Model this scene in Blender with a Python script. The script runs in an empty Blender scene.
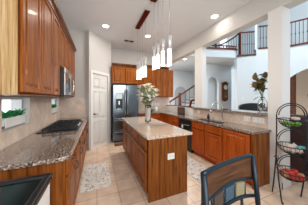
import bpy, bmesh, math, random
from mathutils import Vector, Matrix
random.seed(7)
sc = bpy.context.scene
COL = sc.collection
PI = math.pi

# ------------------------------------------------------------ camera, light, exposure
cam = bpy.data.cameras.new('camera')
cam.sensor_width = 36.0
cam.lens = 138.0 / 308.0 * 36.0
cam.shift_y = -4.0 / 308.0
cam.clip_start = 0.02
co = bpy.data.objects.new('camera', cam)
co.location = (0, 0, 1.44)
co.rotation_euler = (PI / 2, 0, -math.atan(57.0 / 138.0))
COL.objects.link(co)
sc.camera = co

w = bpy.data.worlds.new('world')
sc.world = w
w.use_nodes = True
bg = w.node_tree.nodes['Background']
bg.inputs[0].default_value = (0.86, 0.94, 1.0, 1)
bg.inputs[1].default_value = 2.0


def area_light(name, loc, rot, sx, sy, power, color=(1, 1, 1), parent=None):
    l = bpy.data.lights.new(name, 'AREA')
    l.shape = 'RECTANGLE'
    l.size, l.size_y, l.energy, l.color = sx, sy, power, color
    o = bpy.data.objects.new(name, l)
    COL.objects.link(o)
    o.location, o.rotation_euler = loc, rot
    if parent:
        o.parent = parent
    return o


# daylight from the breakfast-room windows behind the camera and the tall living-room windows, plus an added upstairs fill
area_light('daylight_breakfast', (0.3, -0.9, 2.1), (math.radians(66), 0, math.radians(10)), 1.8, 1.6, 45, (1.0, 0.97, 0.94))
area_light('daylight_living', (5.2, -0.6, 3.2), (math.radians(80), 0, 0), 4.0, 4.0, 4, (0.80, 0.91, 1.0))
area_light('fill_upstairs', (5.0, 0.6, 5.6), (math.radians(70), 0, math.radians(-40)), 2.0, 1.2, 130, (0.85, 0.93, 1.0))  # added fill aimed at the upstairs wall, no window at this spot

vs = sc.view_settings
vs.view_transform = 'Standard'
vs.look = 'None'
vs.exposure = 0.24
vs.gamma = 1.0
vs.use_curve_mapping = False


# ------------------------------------------------------------ materials
def mat(name, color, rough=0.5, metal=0.0, emis=None, estr=0.0, trans=0.0, ior=1.45, coat=0.0):
    m = bpy.data.materials.new(name)
    m.use_nodes = True
    b = m.node_tree.nodes['Principled BSDF']
    b.inputs['Base Color'].default_value = (*color, 1)
    b.inputs['Roughness'].default_value = rough
    b.inputs['Metallic'].default_value = metal
    b.inputs['Transmission Weight'].default_value = trans
    b.inputs['IOR'].default_value = ior
    b.inputs['Coat Weight'].default_value = coat
    b.inputs['Coat Roughness'].default_value = 0.04
    if emis:
        b.inputs['Emission Color'].default_value = (*emis, 1)
        b.inputs['Emission Strength'].default_value = estr
    return m


def nodes(m):
    nt = m.node_tree
    return nt, nt.nodes['Principled BSDF']


def ramp(nt, stops, interp='LINEAR'):
    r = nt.nodes.new('ShaderNodeValToRGB')
    cr = r.color_ramp
    cr.interpolation = interp
    cr.elements[0].position, cr.elements[0].color = stops[0][0], (*stops[0][1], 1)
    cr.elements[1].position, cr.elements[1].color = stops[-1][0], (*stops[-1][1], 1)
    for p, c in stops[1:-1]:
        e = cr.elements.new(p)
        e.color = (*c, 1)
    return r


def coords(nt, scale=(1, 1, 1), kind='Object', rot=(0, 0, 0)):
    tc = nt.nodes.new('ShaderNodeTexCoord')
    mp = nt.nodes.new('ShaderNodeMapping')
    mp.inputs['Scale'].default_value = scale
    mp.inputs['Rotation'].default_value = rot
    nt.links.new(tc.outputs[kind], mp.inputs['Vector'])
    return mp


def wood(name, dark, mid, light, rough=0.36, scale=(16, 16, 1.1), coat=0.06):
    m = mat(name, mid, rough, coat=coat)
    nt, b = nodes(m)
    mp = coords(nt, scale)
    n = nt.nodes.new('ShaderNodeTexNoise')
    n.inputs['Scale'].default_value = 1.6
    n.inputs['Detail'].default_value = 7
    n.inputs['Roughness'].default_value = 0.65
    n.inputs['Distortion'].default_value = 0.5
    b.inputs['Specular IOR Level'].default_value = 0.2
    nt.links.new(mp.outputs[0], n.inputs['Vector'])
    r = ramp(nt, [(0.36, dark), (0.48, mid), (0.66, light)])
    nt.links.new(n.outputs['Fac'], r.inputs[0])
    nt.links.new(r.outputs[0], b.inputs['Base Color'])
    return m


OAK = wood('oak_cabinet', (0.13, 0.030, 0.004), (0.27, 0.075, 0.009), (0.37, 0.118, 0.018), scale=(26, 26, 1.4))
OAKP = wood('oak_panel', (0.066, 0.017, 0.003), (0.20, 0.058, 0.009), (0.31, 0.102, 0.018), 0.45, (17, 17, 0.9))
OAKGLARE = wood('oak_side_glare', (0.22, 0.10, 0.03), (0.43, 0.265, 0.11), (0.58, 0.43, 0.25), 0.3, (26, 26, 0.8), 0.1)  # whitish tones paint the glare on the cabinet side panel
OAKR = wood('oak_red', (0.20, 0.036, 0.005), (0.37, 0.070, 0.009), (0.47, 0.105, 0.016), scale=(26, 26, 1.4))
OAKSHADE = wood('oak_crown_shade', (0.05, 0.014, 0.004), (0.12, 0.036, 0.009), (0.18, 0.06, 0.016))  # shadow on the crown moulding put into a darker wood colour
MAHOG = wood('mahogany', (0.05, 0.012, 0.006), (0.10, 0.024, 0.012), (0.16, 0.045, 0.022), 0.35)
SLATWOOD = wood('chair_wood', (0.035, 0.015, 0.007), (0.07, 0.029, 0.013), (0.12, 0.052, 0.024), 0.5, (3, 30, 30))
WALL = mat('wall_paint', (0.58, 0.565, 0.545), 0.85)
WALLW = mat('wall_paint_white', (0.66, 0.71, 0.74), 0.85)
WALLH = mat('hall_paint', (0.58, 0.45, 0.34), 0.85)
CEIL = mat('ceiling_paint', (0.72, 0.74, 0.77), 0.9)
TRIM = mat('white_trim', (0.76, 0.75, 0.735), 0.45)
STEEL = mat('stainless', (0.55, 0.56, 0.57), 0.25, 1.0)
CHROME = mat('brushed_nickel', (0.62, 0.60, 0.57), 0.22, 1.0)
FRIDGE = mat('dark_stainless', (0.165, 0.21, 0.25), 0.24, 0.95)
BLACK = mat('black_enamel', (0.012, 0.012, 0.014), 0.3)
BLACKM = mat('black_iron', (0.015, 0.017, 0.022), 0.45, 0.3)
BLUEM = mat('blue_black_metal', (0.008, 0.018, 0.029), 0.33, 0.3)
BGLASS = mat('dark_glass', (0.004, 0.014, 0.016), 0.15)
WPLAST = mat('white_plastic', (0.85, 0.85, 0.83), 0.4)
GLASS = mat('clear_glass', (0.97, 0.99, 0.98), 0.02, trans=1.0)
PANE = mat('window_glass', (0.98, 1, 1), 0.0, trans=1.0, ior=1.02)
GLOW = mat('frosted_glow', (0.95, 0.95, 0.95), 0.4, emis=(1, 0.98, 0.96), estr=0.55)
SLEEVE = mat('satin_silver', (0.72, 0.73, 0.74), 0.4, 0.7)
LAMP = mat('lamp_lens', (1, 1, 1), 0.4, emis=(1, 0.95, 0.86), estr=9.0)
LEATHER = mat('dark_leather', (0.045, 0.018, 0.016), 0.4)
LEATHERB = mat('black_leather', (0.016, 0.017, 0.02), 0.4)
LEAF = mat('leaf_green', (0.30, 0.37, 0.20), 0.6)
LEAFB = mat('planter_green', (0.035, 0.30, 0.09), 0.55)
LEAFD = mat('dry_leaf', (0.10, 0.11, 0.03), 0.6)
DRYBR = mat('dry_flower', (0.14, 0.085, 0.028), 0.7)
STEM = mat('stem', (0.14, 0.16, 0.06), 0.6)
PETAL = mat('white_petal', (0.90, 0.88, 0.82), 0.7)
APPLE = mat('apple_red', (0.52, 0.035, 0.03), 0.3)
APPLEY = mat('apple_blush', (0.62, 0.30, 0.16), 0.35)
LIME = mat('green_fruit', (0.13, 0.31, 0.03), 0.4)
GARLIC = mat('pale_bulb', (0.62, 0.52, 0.47), 0.6)
PACKET = mat('teal_packet', (0.10, 0.40, 0.40), 0.4)
CANOPY = mat('canopy_mirror', (0.16, 0.03, 0.028), 0.15, 0.8)
TILEA = mat('tile_slate_blue', (0.035, 0.075, 0.11), 0.4)
TILEB = mat('tile_brown', (0.065, 0.045, 0.035), 0.45)
TILEC = mat('tile_sand', (0.24, 0.21, 0.13), 0.45)
PATCHBR = mat('brown_patch', (0.15, 0.055, 0.032), 0.9)
GREYM = mat('vent_dark', (0.05, 0.05, 0.05), 0.6)
FACE = mat('clock_face', (0.78, 0.72, 0.6), 0.5)
BRASS = mat('brass', (0.6, 0.42, 0.18), 0.25, 1.0)


def granite(name, tint, sh=0.0):
    m = mat(name, tint, 0.06, coat=0.6)
    nt, b = nodes(m)
    mp = coords(nt)
    v = nt.nodes.new('ShaderNodeTexNoise')
    v.inputs['Scale'].default_value = 58
    v.inputs['Detail'].default_value = 5
    v.inputs['Roughness'].default_value = 0.7
    nt.links.new(mp.outputs[0], v.inputs['Vector'])
    r = ramp(nt, [(0.365 - sh, (0.012, 0.012, 0.014)), (0.45 - sh, (0.12, 0.085, 0.068)), (0.53 - sh, tint),
                  (0.60, (0.50, 0.43, 0.37) if not sh else (0.78, 0.68, 0.58)), (0.68, (0.74, 0.70, 0.65))])
    nt.links.new(v.outputs['Fac'], r.inputs[0])
    nt.links.new(r.outputs[0], b.inputs['Base Color'])
    return m


GRAN = granite('granite', (0.27, 0.195, 0.155))
GRANI = granite('granite_warm', (0.70, 0.56, 0.44), 0.05)


def tiles(name, c1, c2, mortar, size, ms, rough, rot=(0, 0, 0), off=0.0, bump=True):
    m = mat(name, c1, rough)
    nt, b = nodes(m)
    mp = coords(nt, rot=rot)
    br = nt.nodes.new('ShaderNodeTexBrick')
    br.offset = off
    br.inputs['Color1'].default_value = (*c1, 1)
    br.inputs['Color2'].default_value = (*c2, 1)
    br.inputs['Mortar'].default_value = (*mortar, 1)
    br.inputs['Scale'].default_value = 1.0
    br.inputs['Mortar Size'].default_value = ms
    br.inputs['Brick Width'].default_value = size
    br.inputs['Row Height'].default_value = size
    nt.links.new(mp.outputs[0], br.inputs['Vector'])
    n = nt.nodes.new('ShaderNodeTexNoise')
    n.inputs['Scale'].default_value = 5
    n.inputs['Detail'].default_value = 5
    nt.links.new(mp.outputs[0], n.inputs['Vector'])
    r = ramp(nt, [(0.3, (0.82, 0.80, 0.78)), (0.7, (1.12, 1.12, 1.12))])
    nt.links.new(n.outputs['Fac'], r.inputs[0])
    mx = nt.nodes.new('ShaderNodeMix')
    mx.data_type = 'RGBA'
    mx.blend_type = 'MULTIPLY'
    mx.inputs[0].default_value = 1.0
    nt.links.new(br.outputs['Color'], mx.inputs[6])
    nt.links.new(r.outputs[0], mx.inputs[7])
    nt.links.new(mx.outputs[2], b.inputs['Base Color'])
    return m


FLOORT = tiles('floor_tile', (0.74, 0.565, 0.43), (0.80, 0.625, 0.485), (0.45, 0.33, 0.24), 0.31, 0.005, 0.32)
# diagonal stone splashback: rotate so that the wall plane (y,z) or (x,z) is read as (x,y)
SPLASH_X = tiles('splash_side', (0.64, 0.515, 0.43), (0.68, 0.555, 0.465), (0.78, 0.68, 0.59), 0.17, 0.004, 0.35,
                 rot=(0, PI / 2, PI / 4))
SPLASH_Y = tiles('splash_back', (0.64, 0.515, 0.43), (0.68, 0.555, 0.465), (0.78, 0.68, 0.59), 0.17, 0.004, 0.35,
                 rot=(PI / 2, 0, PI / 4))


def rugmat():
    m = mat('rug_weave', (0.6, 0.55, 0.5), 0.95)
    nt, b = nodes(m)
    mp = coords(nt)
    n = nt.nodes.new('ShaderNodeTexNoise')
    n.inputs['Scale'].default_value = 22
    n.inputs['Detail'].default_value = 4
    n.inputs['Distortion'].default_value = 1.5
    nt.links.new(mp.outputs[0], n.inputs['Vector'])
    r = ramp(nt, [(0.34, (0.24, 0.21, 0.19)), (0.42, (0.58, 0.53, 0.48)), (0.52, (0.82, 0.79, 0.74)), (0.7, (0.88, 0.86, 0.82))])
    nt.links.new(n.outputs['Fac'], r.inputs[0])
    nt.links.new(r.outputs[0], b.inputs['Base Color'])
    return m


RUG = rugmat()


# ------------------------------------------------------------ mesh builder
class MB:
    def __init__(s):
        s.v, s.f, s.sm = [], [], []

    def add(s, vs_, fs, smooth=False):
        o = len(s.v)
        s.v += [tuple(v) for v in vs_]
        s.f += [tuple(i + o for i in f) for f in fs]
        s.sm += [smooth] * len(fs)
        return s

    def box(s, x0, x1, y0, y1, z0, z1):
        x0, x1 = min(x0, x1), max(x0, x1)
        y0, y1 = min(y0, y1), max(y0, y1)
        z0, z1 = min(z0, z1), max(z0, z1)
        return s.add([(x0, y0, z0), (x1, y0, z0), (x1, y1, z0), (x0, y1, z0), (x0, y0, z1), (x1, y0, z1), (x1, y1, z1), (x0, y1, z1)],
                     [(0, 3, 2, 1), (4, 5, 6, 7), (0, 1, 5, 4), (1, 2, 6, 5), (2, 3, 7, 6), (3, 0, 4, 7)])

    def prism(s, poly, z0, z1):
        a = sum(poly[i][0] * poly[(i + 1) % len(poly)][1] - poly[(i + 1) % len(poly)][0] * poly[i][1] for i in range(len(poly)))
        if a < 0:
            poly = poly[::-1]
        n = len(poly)
        vs_ = [(x, y, z0) for x, y in poly] + [(x, y, z1) for x, y in poly]
        return s.add(vs_, [tuple(range(n - 1, -1, -1)), tuple(range(n, 2 * n))] +
                     [(i, (i + 1) % n, n + (i + 1) % n, n + i) for i in range(n)])

    def extrude(s, poly, fn, t0, t1):
        """2-D outline swept along a third axis; fn(a, b, t) gives the point"""
        n = len(poly)
        vs_ = [fn(a, b, t0) for a, b in poly] + [fn(a, b, t1) for a, b in poly]
        return s.add(vs_, [tuple(range(n - 1, -1, -1)), tuple(range(n, 2 * n))] +
                     [(i, (i + 1) % n, n + (i + 1) % n, n + i) for i in range(n)])

    def tube(s, pts, r, n=8, closed=False):
        pts = [Vector(p) for p in pts]
        m = len(pts)
        rr = r if isinstance(r, (list, tuple)) else [r] * m
        vs_, fs = [], []
        up = Vector((0, 0, 1))
        prev = None
        for i, p in enumerate(pts):
            if closed:
                t = pts[(i + 1) % m] - pts[i - 1]
            else:
                t = pts[min(i + 1, m - 1)] - pts[max(i - 1, 0)]
            t.normalize()
            if prev is None:
                a = t.cross(up)
                if a.length < 1e-3:
                    a = t.cross(Vector((1, 0, 0)))
            else:
                a = prev - t * prev.dot(t)
                if a.length < 1e-4:
                    a = t.cross(Vector((1, 0, 0)))
            a.normalize()
            b = t.cross(a)
            prev = a
            for k in range(n):
                q = 2 * PI * k / n
                vs_.append(p + (a * math.cos(q) + b * math.sin(q)) * rr[i])
        for i in range(m if closed else m - 1):
            j = (i + 1) % m
            for k in range(n):
                l = (k + 1) % n
                fs.append((i * n + k, i * n + l, j * n + l, j * n + k))
        if not closed:
            fs += [tuple(range(n - 1, -1, -1)), tuple(range((m - 1) * n, m * n))]
        return s.add(vs_, fs, True)

    def lathe(s, prof, c=(0, 0, 0), n=20, cap=True):
        vs_, fs = [], []
        m = len(prof)
        for r, z in prof:
            for k in range(n):
                q = 2 * PI * k / n
                vs_.append((c[0] + r * math.cos(q), c[1] + r * math.sin(q), c[2] + z))
        for i in range(m - 1):
            for k in range(n):
                l = (k + 1) % n
                fs.append((i * n + k, i * n + l, (i + 1) * n + l, (i + 1) * n + k))
        if cap:
            fs += [tuple(range(n - 1, -1, -1)), tuple(range((m - 1) * n, m * n))]
        return s.add(vs_, fs, True)

    def ball(s, c, r, sx=1, sy=1, sz=1, n=12, m=8):
        prof = [(max(1e-4, r * math.sin(PI * i / m)), -r * math.cos(PI * i / m)) for i in range(m + 1)]
        t = MB().lathe(prof, n=n)
        return s.add([(c[0] + x * sx, c[1] + y * sy, c[2] + z * sz) for x, y, z in t.v], t.f, True)

    def leaf(s, p, d, L, W, up=(0, 0, 1), fold=0.15):
        p, d = Vector(p), Vector(d).normalized()
        a = d.cross(Vector(up))
        if a.length < 1e-3:
            a = d.cross(Vector((1, 0, 0)))
        a.normalize()
        nrm = a.cross(d)
        pts = [p]
        for t, ww in ((0.3, 0.8), (0.6, 1.0), (0.85, 0.55)):
            q = p + d * L * t - nrm * L * 0.25 * t * t
            pts += [q + a * W * ww / 2 + nrm * W * fold, q, q - a * W * ww / 2 + nrm * W * fold]
        pts.append(p + d * L - nrm * L * 0.25)
        return s.add(pts, [(0, 1, 2), (0, 2, 3), (1, 4, 5, 2), (2, 5, 6, 3), (4, 7, 8, 5), (5, 8, 9, 6), (7, 10, 8), (8, 10, 9)], True)

    def panel(s, x0, x1, z0, z1, t=0.02, fw=0.055, raised=True, y=0.0):
        """raised-panel front facing -y, back at y"""
        f = y - t
        rings = [(0, y), (0, f + 0.008), (0.009, f), (fw, f), (fw + 0.005, f + 0.015), (fw + 0.018, f + 0.015)]
        if raised:
            rings += [(fw + 0.04, f + 0.003)]
        vs_ = []
        for ins, yy in rings:
            vs_ += [(x0 + ins, yy, z0 + ins), (x1 - ins, yy, z0 + ins), (x1 - ins, yy, z1 - ins), (x0 + ins, yy, z1 - ins)]
        fs = [(3, 2, 1, 0)]
        for i in range(len(rings) - 1):
            for k in range(4):
                l = (k + 1) % 4
                fs.append((i * 4 + k, i * 4 + l, i * 4 + 4 + l, i * 4 + 4 + k))
        b = (len(rings) - 1) * 4
        fs.append((b, b + 1, b + 2, b + 3))
        return s.add(vs_, fs)

    def build(s, name, material, parent=None, loc=(0, 0, 0), rotz=0.0, bevel=0.0, seg=2, sub=0):
        me = bpy.data.meshes.new(name)
        me.from_pydata(s.v, [], s.f)
        me.polygons.foreach_set('use_smooth', s.sm)
        me.materials.append(material)
        bm = bmesh.new()
        bm.from_mesh(me)
        bmesh.ops.recalc_face_normals(bm, faces=bm.faces)
        bm.to_mesh(me)
        bm.free()
        me.update()
        o = bpy.data.objects.new(name, me)
        COL.objects.link(o)
        o.location = loc
        o.rotation_euler = (0, 0, rotz)
        if parent:
            o.parent = parent
        if bevel:
            md = o.modifiers.new('bevel', 'BEVEL')
            md.width, md.segments, md.limit_method = bevel, seg, 'ANGLE'
        if sub:
            md = o.modifiers.new('sub', 'SUBSURF')
            md.levels = md.render_levels = sub
        return o


def tag(o, label=None, cat=None, group=None, kind=None):
    for k, v_ in (('label', label), ('category', cat), ('group', group), ('kind', kind)):
        if v_:
            o[k] = v_
    return o


def thing(name, label, cat, loc=(0, 0, 0), rotz=0.0, group=None):
    o = bpy.data.objects.new(name, None)
    o.empty_display_size = 0.1
    COL.objects.link(o)
    o.location = loc
    o.rotation_euler = (0, 0, rotz)
    return tag(o, label, cat, group)


def struct(name, mb, m, bevel=0.0):
    return tag(mb.build(name, m, bevel=bevel), kind='structure')


def copy_tree(o, parent=None):
    c = o.copy()
    COL.objects.link(c)
    if parent:
        c.parent = parent
    for ch in o.children:
        copy_tree(ch, c)
    return c


# ------------------------------------------------------------ the setting
ZC = 3.33
struct('floor', MB().box(-1.1, 9.2, -1.0, 8.2, -0.1, 0.0), FLOORT)
struct('ceiling', MB().box(-1.1, 2.95, -1.0, 5.5, ZC, ZC + 0.1), CEIL)

# left wall with two low splashback windows (openings y 1.90-2.53 and 3.58-4.20)
WIN = [(1.90, 2.53, 1.09, 1.45), (3.58, 4.20, 1.09, 1.45)]


def wall_with_holes(mb, x0, x1, y0, y1, z0, z1, holes):
    ys = y0
    for a, b, c, d in holes:
        mb.box(x0, x1, ys, a, z0, z1)
        if c > z0:
            mb.box(x0, x1, a, b, z0, c)
        if d < z1:
            mb.box(x0, x1, a, b, d, z1)
        ys = b
    mb.box(x0, x1, ys, y1, z0, z1)
    return mb


struct('wall_left', wall_with_holes(MB(), -1.1, -0.91, -1.0, 4.35, 0, ZC, WIN), WALL)
struct('trim_1', wall_with_holes(MB(), -0.909, -0.90, 1.40, 4.35, 0.916, 1.46, [(a, b, c, min(d, 1.46)) for a, b, c, d in WIN]), SPLASH_X)
for i, (a, b, c, d) in enumerate(WIN):
    f = MB()
    for q in ((a, a + 0.025, c, d), (b - 0.025, b, c, d), (a + 0.025, b - 0.025, c, c + 0.025), (a + 0.025, b - 0.025, d - 0.025, d)):
        f.box(-1.10, -0.98, q[0], q[1], q[2], q[3])
    wn = struct('window_%d' % (i + 1), f, TRIM)
    MB().box(-1.085, -1.080, a + 0.025, b - 0.025, c + 0.025, d - 0.025).build('pane', PANE, wn)
    m_ = a + (b - a) * 0.55
    MB().box(-1.095, -1.07, m_ - 0.012, m_ + 0.012, c + 0.025, d - 0.025).build('mullion', TRIM, wn)

# window walls behind the camera and the outer side wall
fw = MB()
for q in ((-1.1, -0.7, 0, 6.1), (-0.7, 1.7, 0, 0.8), (-0.7, 1.7, 2.7, 6.1), (1.7, 3.6, 0, 6.1), (3.6, 4.0, 0, 6.1), (4.0, 7.6, 0, 0.6), (4.0, 7.6, 5.0, 6.1), (7.6, 9.2, 0, 6.1)):
    fw.box(q[0], q[1], -1.15, -1.0, q[2], q[3])
struct('wall_front', fw, WALLW)
struct('wall_right', MB().box(9.2, 9.3, -1.0, 7.35, 0, 6.1), WALLW)
for i, (a, b, c, d) in enumerate(((-0.7, 1.7, 0.8, 2.7), (4.0, 7.6, 0.6, 5.0))):
    f = MB()
    nx = 2 if i == 0 else 4
    for k in range(nx + 1):
        x = a + (b - a) * k / nx
        f.box(max(a, x - 0.03), min(b, x + 0.03), -1.12, -1.06, c, d)
    for z in (c, (c + d) / 2, d):
        f.box(a, b, -1.12, -1.06, max(c, z - 0.03), min(d, z + 0.03))
    struct('window_%d' % (i + 4), f, TRIM)
# return wall behind the range counter, diagonal pantry wall, back wall
struct('wall_return', MB().box(-1.1, -0.2, 4.36, 4.5, 0, ZC), WALL)
struct('trim_2', MB().box(-0.899, -0.21, 4.35, 4.359, 0.916, 1.45), SPLASH_Y)
DX, DY = 1 / math.sqrt(2), 1 / math.sqrt(2)


def diag(u, n, z):
    """pantry wall: u along the wall, n out of it towards the kitchen"""
    return (-0.2 + u * DX + n * DX, 4.2 + u * DY - n * DY, z)


def dbox(mb, u0, u1, n0, n1, z0, z1):
    vs_ = [diag(u, n, z) for z in (z0, z1) for u, n in ((u0, n0), (u1, n0), (u1, n1), (u0, n1))]
    return mb.add(vs_, [(0, 3, 2, 1), (4, 5, 6, 7), (0, 1, 5, 4), (1, 2, 6, 5), (2, 3, 7, 6), (3, 0, 4, 7)])


pw = MB()
dbox(pw, 0, 0.12, -0.1, 0, 0, ZC)
dbox(pw, 0.74, 0.90, -0.1, 0, 0, ZC)
dbox(pw, 0.12, 0.74, -0.1, 0, 2.17, ZC)
pw.box(0.33, 0.433, 4.86, 5.35, 0, ZC)
struct('wall_pantry', pw, WALL)
dd = MB()
U0, U1 = 0.125, 0.735


def to_diag(mbl, n_off):
    return [diag(x, n_off - y, z) for x, y, z in mbl.v]


pan = MB().box(U0, U1, 0.0, 0.02, 0.012, 2.165)
for z0, z1 in ((0.10, 0.78), (0.88, 1.66), (1.76, 2.06)):
    for x0, x1 in ((U0 + 0.05, U0 + 0.29), (U0 + 0.32, U1 - 0.05)):
        pan.panel(x0, x1, z0, z1, t=0.012, fw=0.012)
dd.add(to_diag(pan, -0.03), pan.f)
door = struct('door_1', dd, TRIM)
hd = MB()
hd.tube([diag(U0 + 0.06, -0.02, 0.99), diag(U0 + 0.06, 0.03, 0.99)], 0.022, 12)
hd.tube([diag(U0 + 0.06, 0.03, 0.99), diag(U0 + 0.17, 0.03, 0.985)], 0.009, 8)
hd.build('door_handle', BLACKM, door)
cs = MB()
dbox(cs, 0.04, 0.12, 0.001, 0.018, 0, 2.17)
dbox(cs, 0.74, 0.81, 0.001, 0.018, 0, 2.17)
dbox(cs, 0.04, 0.81, 0.001, 0.018, 2.17, 2.25)
struct('trim_3', cs, TRIM)

struct('wall_back', MB().box(0.33, 2.95, 5.36, 5.5, 0, ZC), WALL)
struct('trim_4', MB().box(1.36, 2.94, 5.35, 5.359, 0.916, 1.5), SPLASH_Y)

# peninsula knee wall, two columns and the dropped beam over it
struct('wall_knee', MB().box(2.73, 2.92, 1.455, 5.355, 0, 1.139), TRIM)
struct('trim_5', MB().box(2.72, 2.729, 1.455, 3.45, 0.916, 1.139), SPLASH_X)
struct('column_far', MB().box(2.76, 2.92, 3.12, 3.42, 1.139, 2.92), TRIM)
struct('column_near', MB().box(2.72, 2.95, 1.25, 1.45, 0, 2.92), TRIM)
struct('baseboard_column', MB().box(2.708, 2.719, 1.238, 1.35, 0, 0.1).box(2.708, 2.962, 1.238, 1.249, 0, 0.1), TRIM)
struct('beam', MB().box(2.74, 2.949, -1.0, 5.359, 2.92, ZC), WALL)

# stair hall and living room beyond
struct('wall_hall', MB().box(2.95, 8.0, 7.2, 7.35, 0, 6.0), WALLW)


def arch_wall(p0, p1, z0, z1, a0, a1, spring, rise, th, name, m, flat=False):
    """wall from p0 to p1 with an arched opening between distances a0 and a1"""
    p0, p1 = Vector(p0), Vector(p1)
    L = (p1 - p0).length
    d = (p1 - p0) / L
    n = Vector((-d.y, d.x))

    def fn(a, z, t):
        q = p0 + d * a + n * t
        return (q.x, q.y, z)
    mb = MB()
    if a0 > 0:
        mb.extrude([(0, z0), (a0, z0), (a0, z1), (0, z1)], fn, 0, th)
    mb.extrude([(a1, z0), (L, z0), (L, z1), (a1, z1)], fn, 0, th)
    N = 16
    c, hw = (a0 + a1) / 2, (a1 - a0) / 2
    pts = [(c - hw * math.cos(PI * k / N), spring + rise * (math.sin(PI * k / N) ** 2 if flat else math.sin(PI * k / N))) for k in range(N + 1)]
    for k in range(N):
        mb.extrude([pts[k], pts[k + 1], (pts[k + 1][0], z1), (pts[k][0], z1)], fn, 0, th)
    return struct(name, mb, m), fn


arch_wall((4.45, 5.2), (6.6, 5.2), 0, 3.149, 0.52, 1.24, 2.2, 0.3, 0.12, 'wall_niche', WALLW)
struct('wall_niche_back', MB().box(4.9, 5.8, 5.45, 5.5, 0, 3.149), WALLW)
# angled living-room wall, then the wall with the arch to the hallway
def pwall(name, p0, p1, z0, z1, th, m):
    p0, p1 = Vector(p0), Vector(p1)
    d = (p1 - p0).normalized()
    n = Vector((-d.y, d.x)) * th
    return struct(name, MB().prism([tuple(p0), tuple(p1), tuple(p1 + n), tuple(p0 + n)], z0, z1), m)


pwall('wall_living', (5.45, 4.05), (6.02, 3.62), 0, 3.2, 0.15, WALLW)
pwall('wall_living_tall', (6.02, 3.62), (6.9, 2.96), 0, 3.44, 0.15, WALLW)
arch_wall((6.9, 2.96), (7.75, 1.45), 0, 3.44, 0.03, 1.45, 2.24, 0.34, 0.18, 'wall_arch', WALLW, True)
pwall('wall_hallway', (7.9, 3.5), (9.0, 1.5), 0, 3.4, 0.1, WALLH)
struct('wall_upstairs', MB().box(8.6, 8.7, 1.0, 7.2, 3.45, 6.0), WALLW)
struct('ceiling_living', MB().box(2.95, 9.2, -1.0, 7.35, 6.0, 6.1), WALLW)
struct('ceiling_upper_slab', MB().prism([(2.951, 7.2), (2.951, 4.6), (3.5, 4.56), (4.13, 4.39), (4.56, 4.27), (5.0, 4.13), (5.3, 4.06), (5.46, 4.1),
                                          (5.6, 4.3), (6.7, 5.1), (6.7, 7.2)], 3.15, 3.47), WALLW)
struct('wall_upper_kitchen', MB().box(2.74, 2.949, -1.0, 7.2, ZC + 0.1, 6.0), WALLW)

# ------------------------------------------------------------ cabinets
def pull(parent, x, z, vertical=False, L=0.1, y=-0.02):
    m = MB()
    e = L / 2
    if vertical:
        m.tube([(x, y, z - e), (x, y - 0.028, z - e * 0.8), (x, y - 0.03, z), (x, y - 0.028, z + e * 0.8), (x, y, z + e)], 0.005, 6)
    else:
        m.tube([(x - e, y, z), (x - e * 0.8, y - 0.028, z), (x, y - 0.03, z), (x + e * 0.8, y - 0.028, z), (x + e, y, z)], 0.005, 6)
    return m.build('handle', BLACKM, parent)


def cabinet(name, label, cat, loc, rotz, wd, z0, z1, dp, fronts, m=OAK, group=None, toe=0.0, ends=None, hollow=False):
    """front plane at local y=0 facing -y, width 0..wd, depth dp; fronts: (kind, x0, x1, z0, z1[, handle])"""
    t = thing(name, label, cat, loc, rotz, group)
    b = MB()
    if hollow:
        b.box(0, 0.02, 0, dp, z0 + toe, z1).box(wd - 0.02, wd, 0, dp, z0 + toe, z1).box(0.02, wd - 0.02, 0.02, dp - 0.02, z0 + toe, z0 + toe + 0.02)
        b.box(0.02, wd - 0.02, 0.05, 0.06, z0 + toe, z0 + 0.6).box(0.02, wd - 0.02, dp - 0.02, dp, z0 + toe, z1)
    else:
        b.box(0, wd, 0.05, dp, z0 + toe, z1).box(0, 0.008, 0, 0.05, z0 + toe, z1).box(wd - 0.008, wd, 0, 0.05, z0 + toe, z1)
        b.box(0.008, wd - 0.008, 0, 0.05, z0 + toe, z0 + toe + 0.008).box(0.008, wd - 0.008, 0, 0.05, z1 - 0.008, z1)
    if toe:
        b.box(0, wd, 0.07, dp, z0, z0 + toe)
    b.build('carcass', m, t)
    for fr in fronts:
        k, x0, x1, a, c = fr[:5]
        fo = MB().panel(x0, x1, a, c, fw=0.05 if k == 'door' else 0.022, raised=(k == 'door'), y=-0.001).build(k, m, t)
        if len(fr) > 5 and fr[5]:
            if k == 'drawer':
                pull(fo, (x0 + x1) / 2, (a + c) / 2)
            else:
                pull(fo, x1 - 0.03 if fr[5] == 'r' else x0 + 0.03, c - 0.09 if z0 < 0.5 else a + 0.09, True)
    if ends:
        for nm, mm, xa, xb in ends:
            MB().box(xa, xb, 0.0, dp, z0, z1).build(nm, mm, t)
    return t


G_UP = 'upper cabinets on the range wall'
R90 = PI / 2
XF = -0.57
c1 = cabinet('wall_cabinet', 'tall oak wall cabinet nearest the camera above the small window with planter', 'cabinet', (XF, 1.40, 0), R90, 0.86, 1.47, 2.66, 0.325,
             [('door', 0.02, 0.425, 1.49, 2.63), ('door', 0.435, 0.845, 1.49, 2.63)], group=G_UP)
MB().box(-0.012, -0.001, 0, 0.325, 1.47, 2.66).build('side_panel', OAKGLARE, c1)['label'] = 'glossy oak side panel with glare put into its pale colour'
cabinet('wall_cabinet', 'tall single-door oak wall cabinet just left of the microwave', 'cabinet', (XF, 2.264, 0), R90, 0.386, 1.47, 2.66, 0.325,
        [('door', 0.01, 0.375, 1.49, 2.63)], group=G_UP)
cabinet('wall_cabinet', 'short double-door oak wall cabinet directly over the microwave', 'cabinet', (XF, 2.654, 0), R90, 0.748, 1.96, 2.66, 0.325,
        [('door', 0.01, 0.37, 1.98, 2.63), ('door', 0.38, 0.738, 1.98, 2.63)], group=G_UP)
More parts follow.
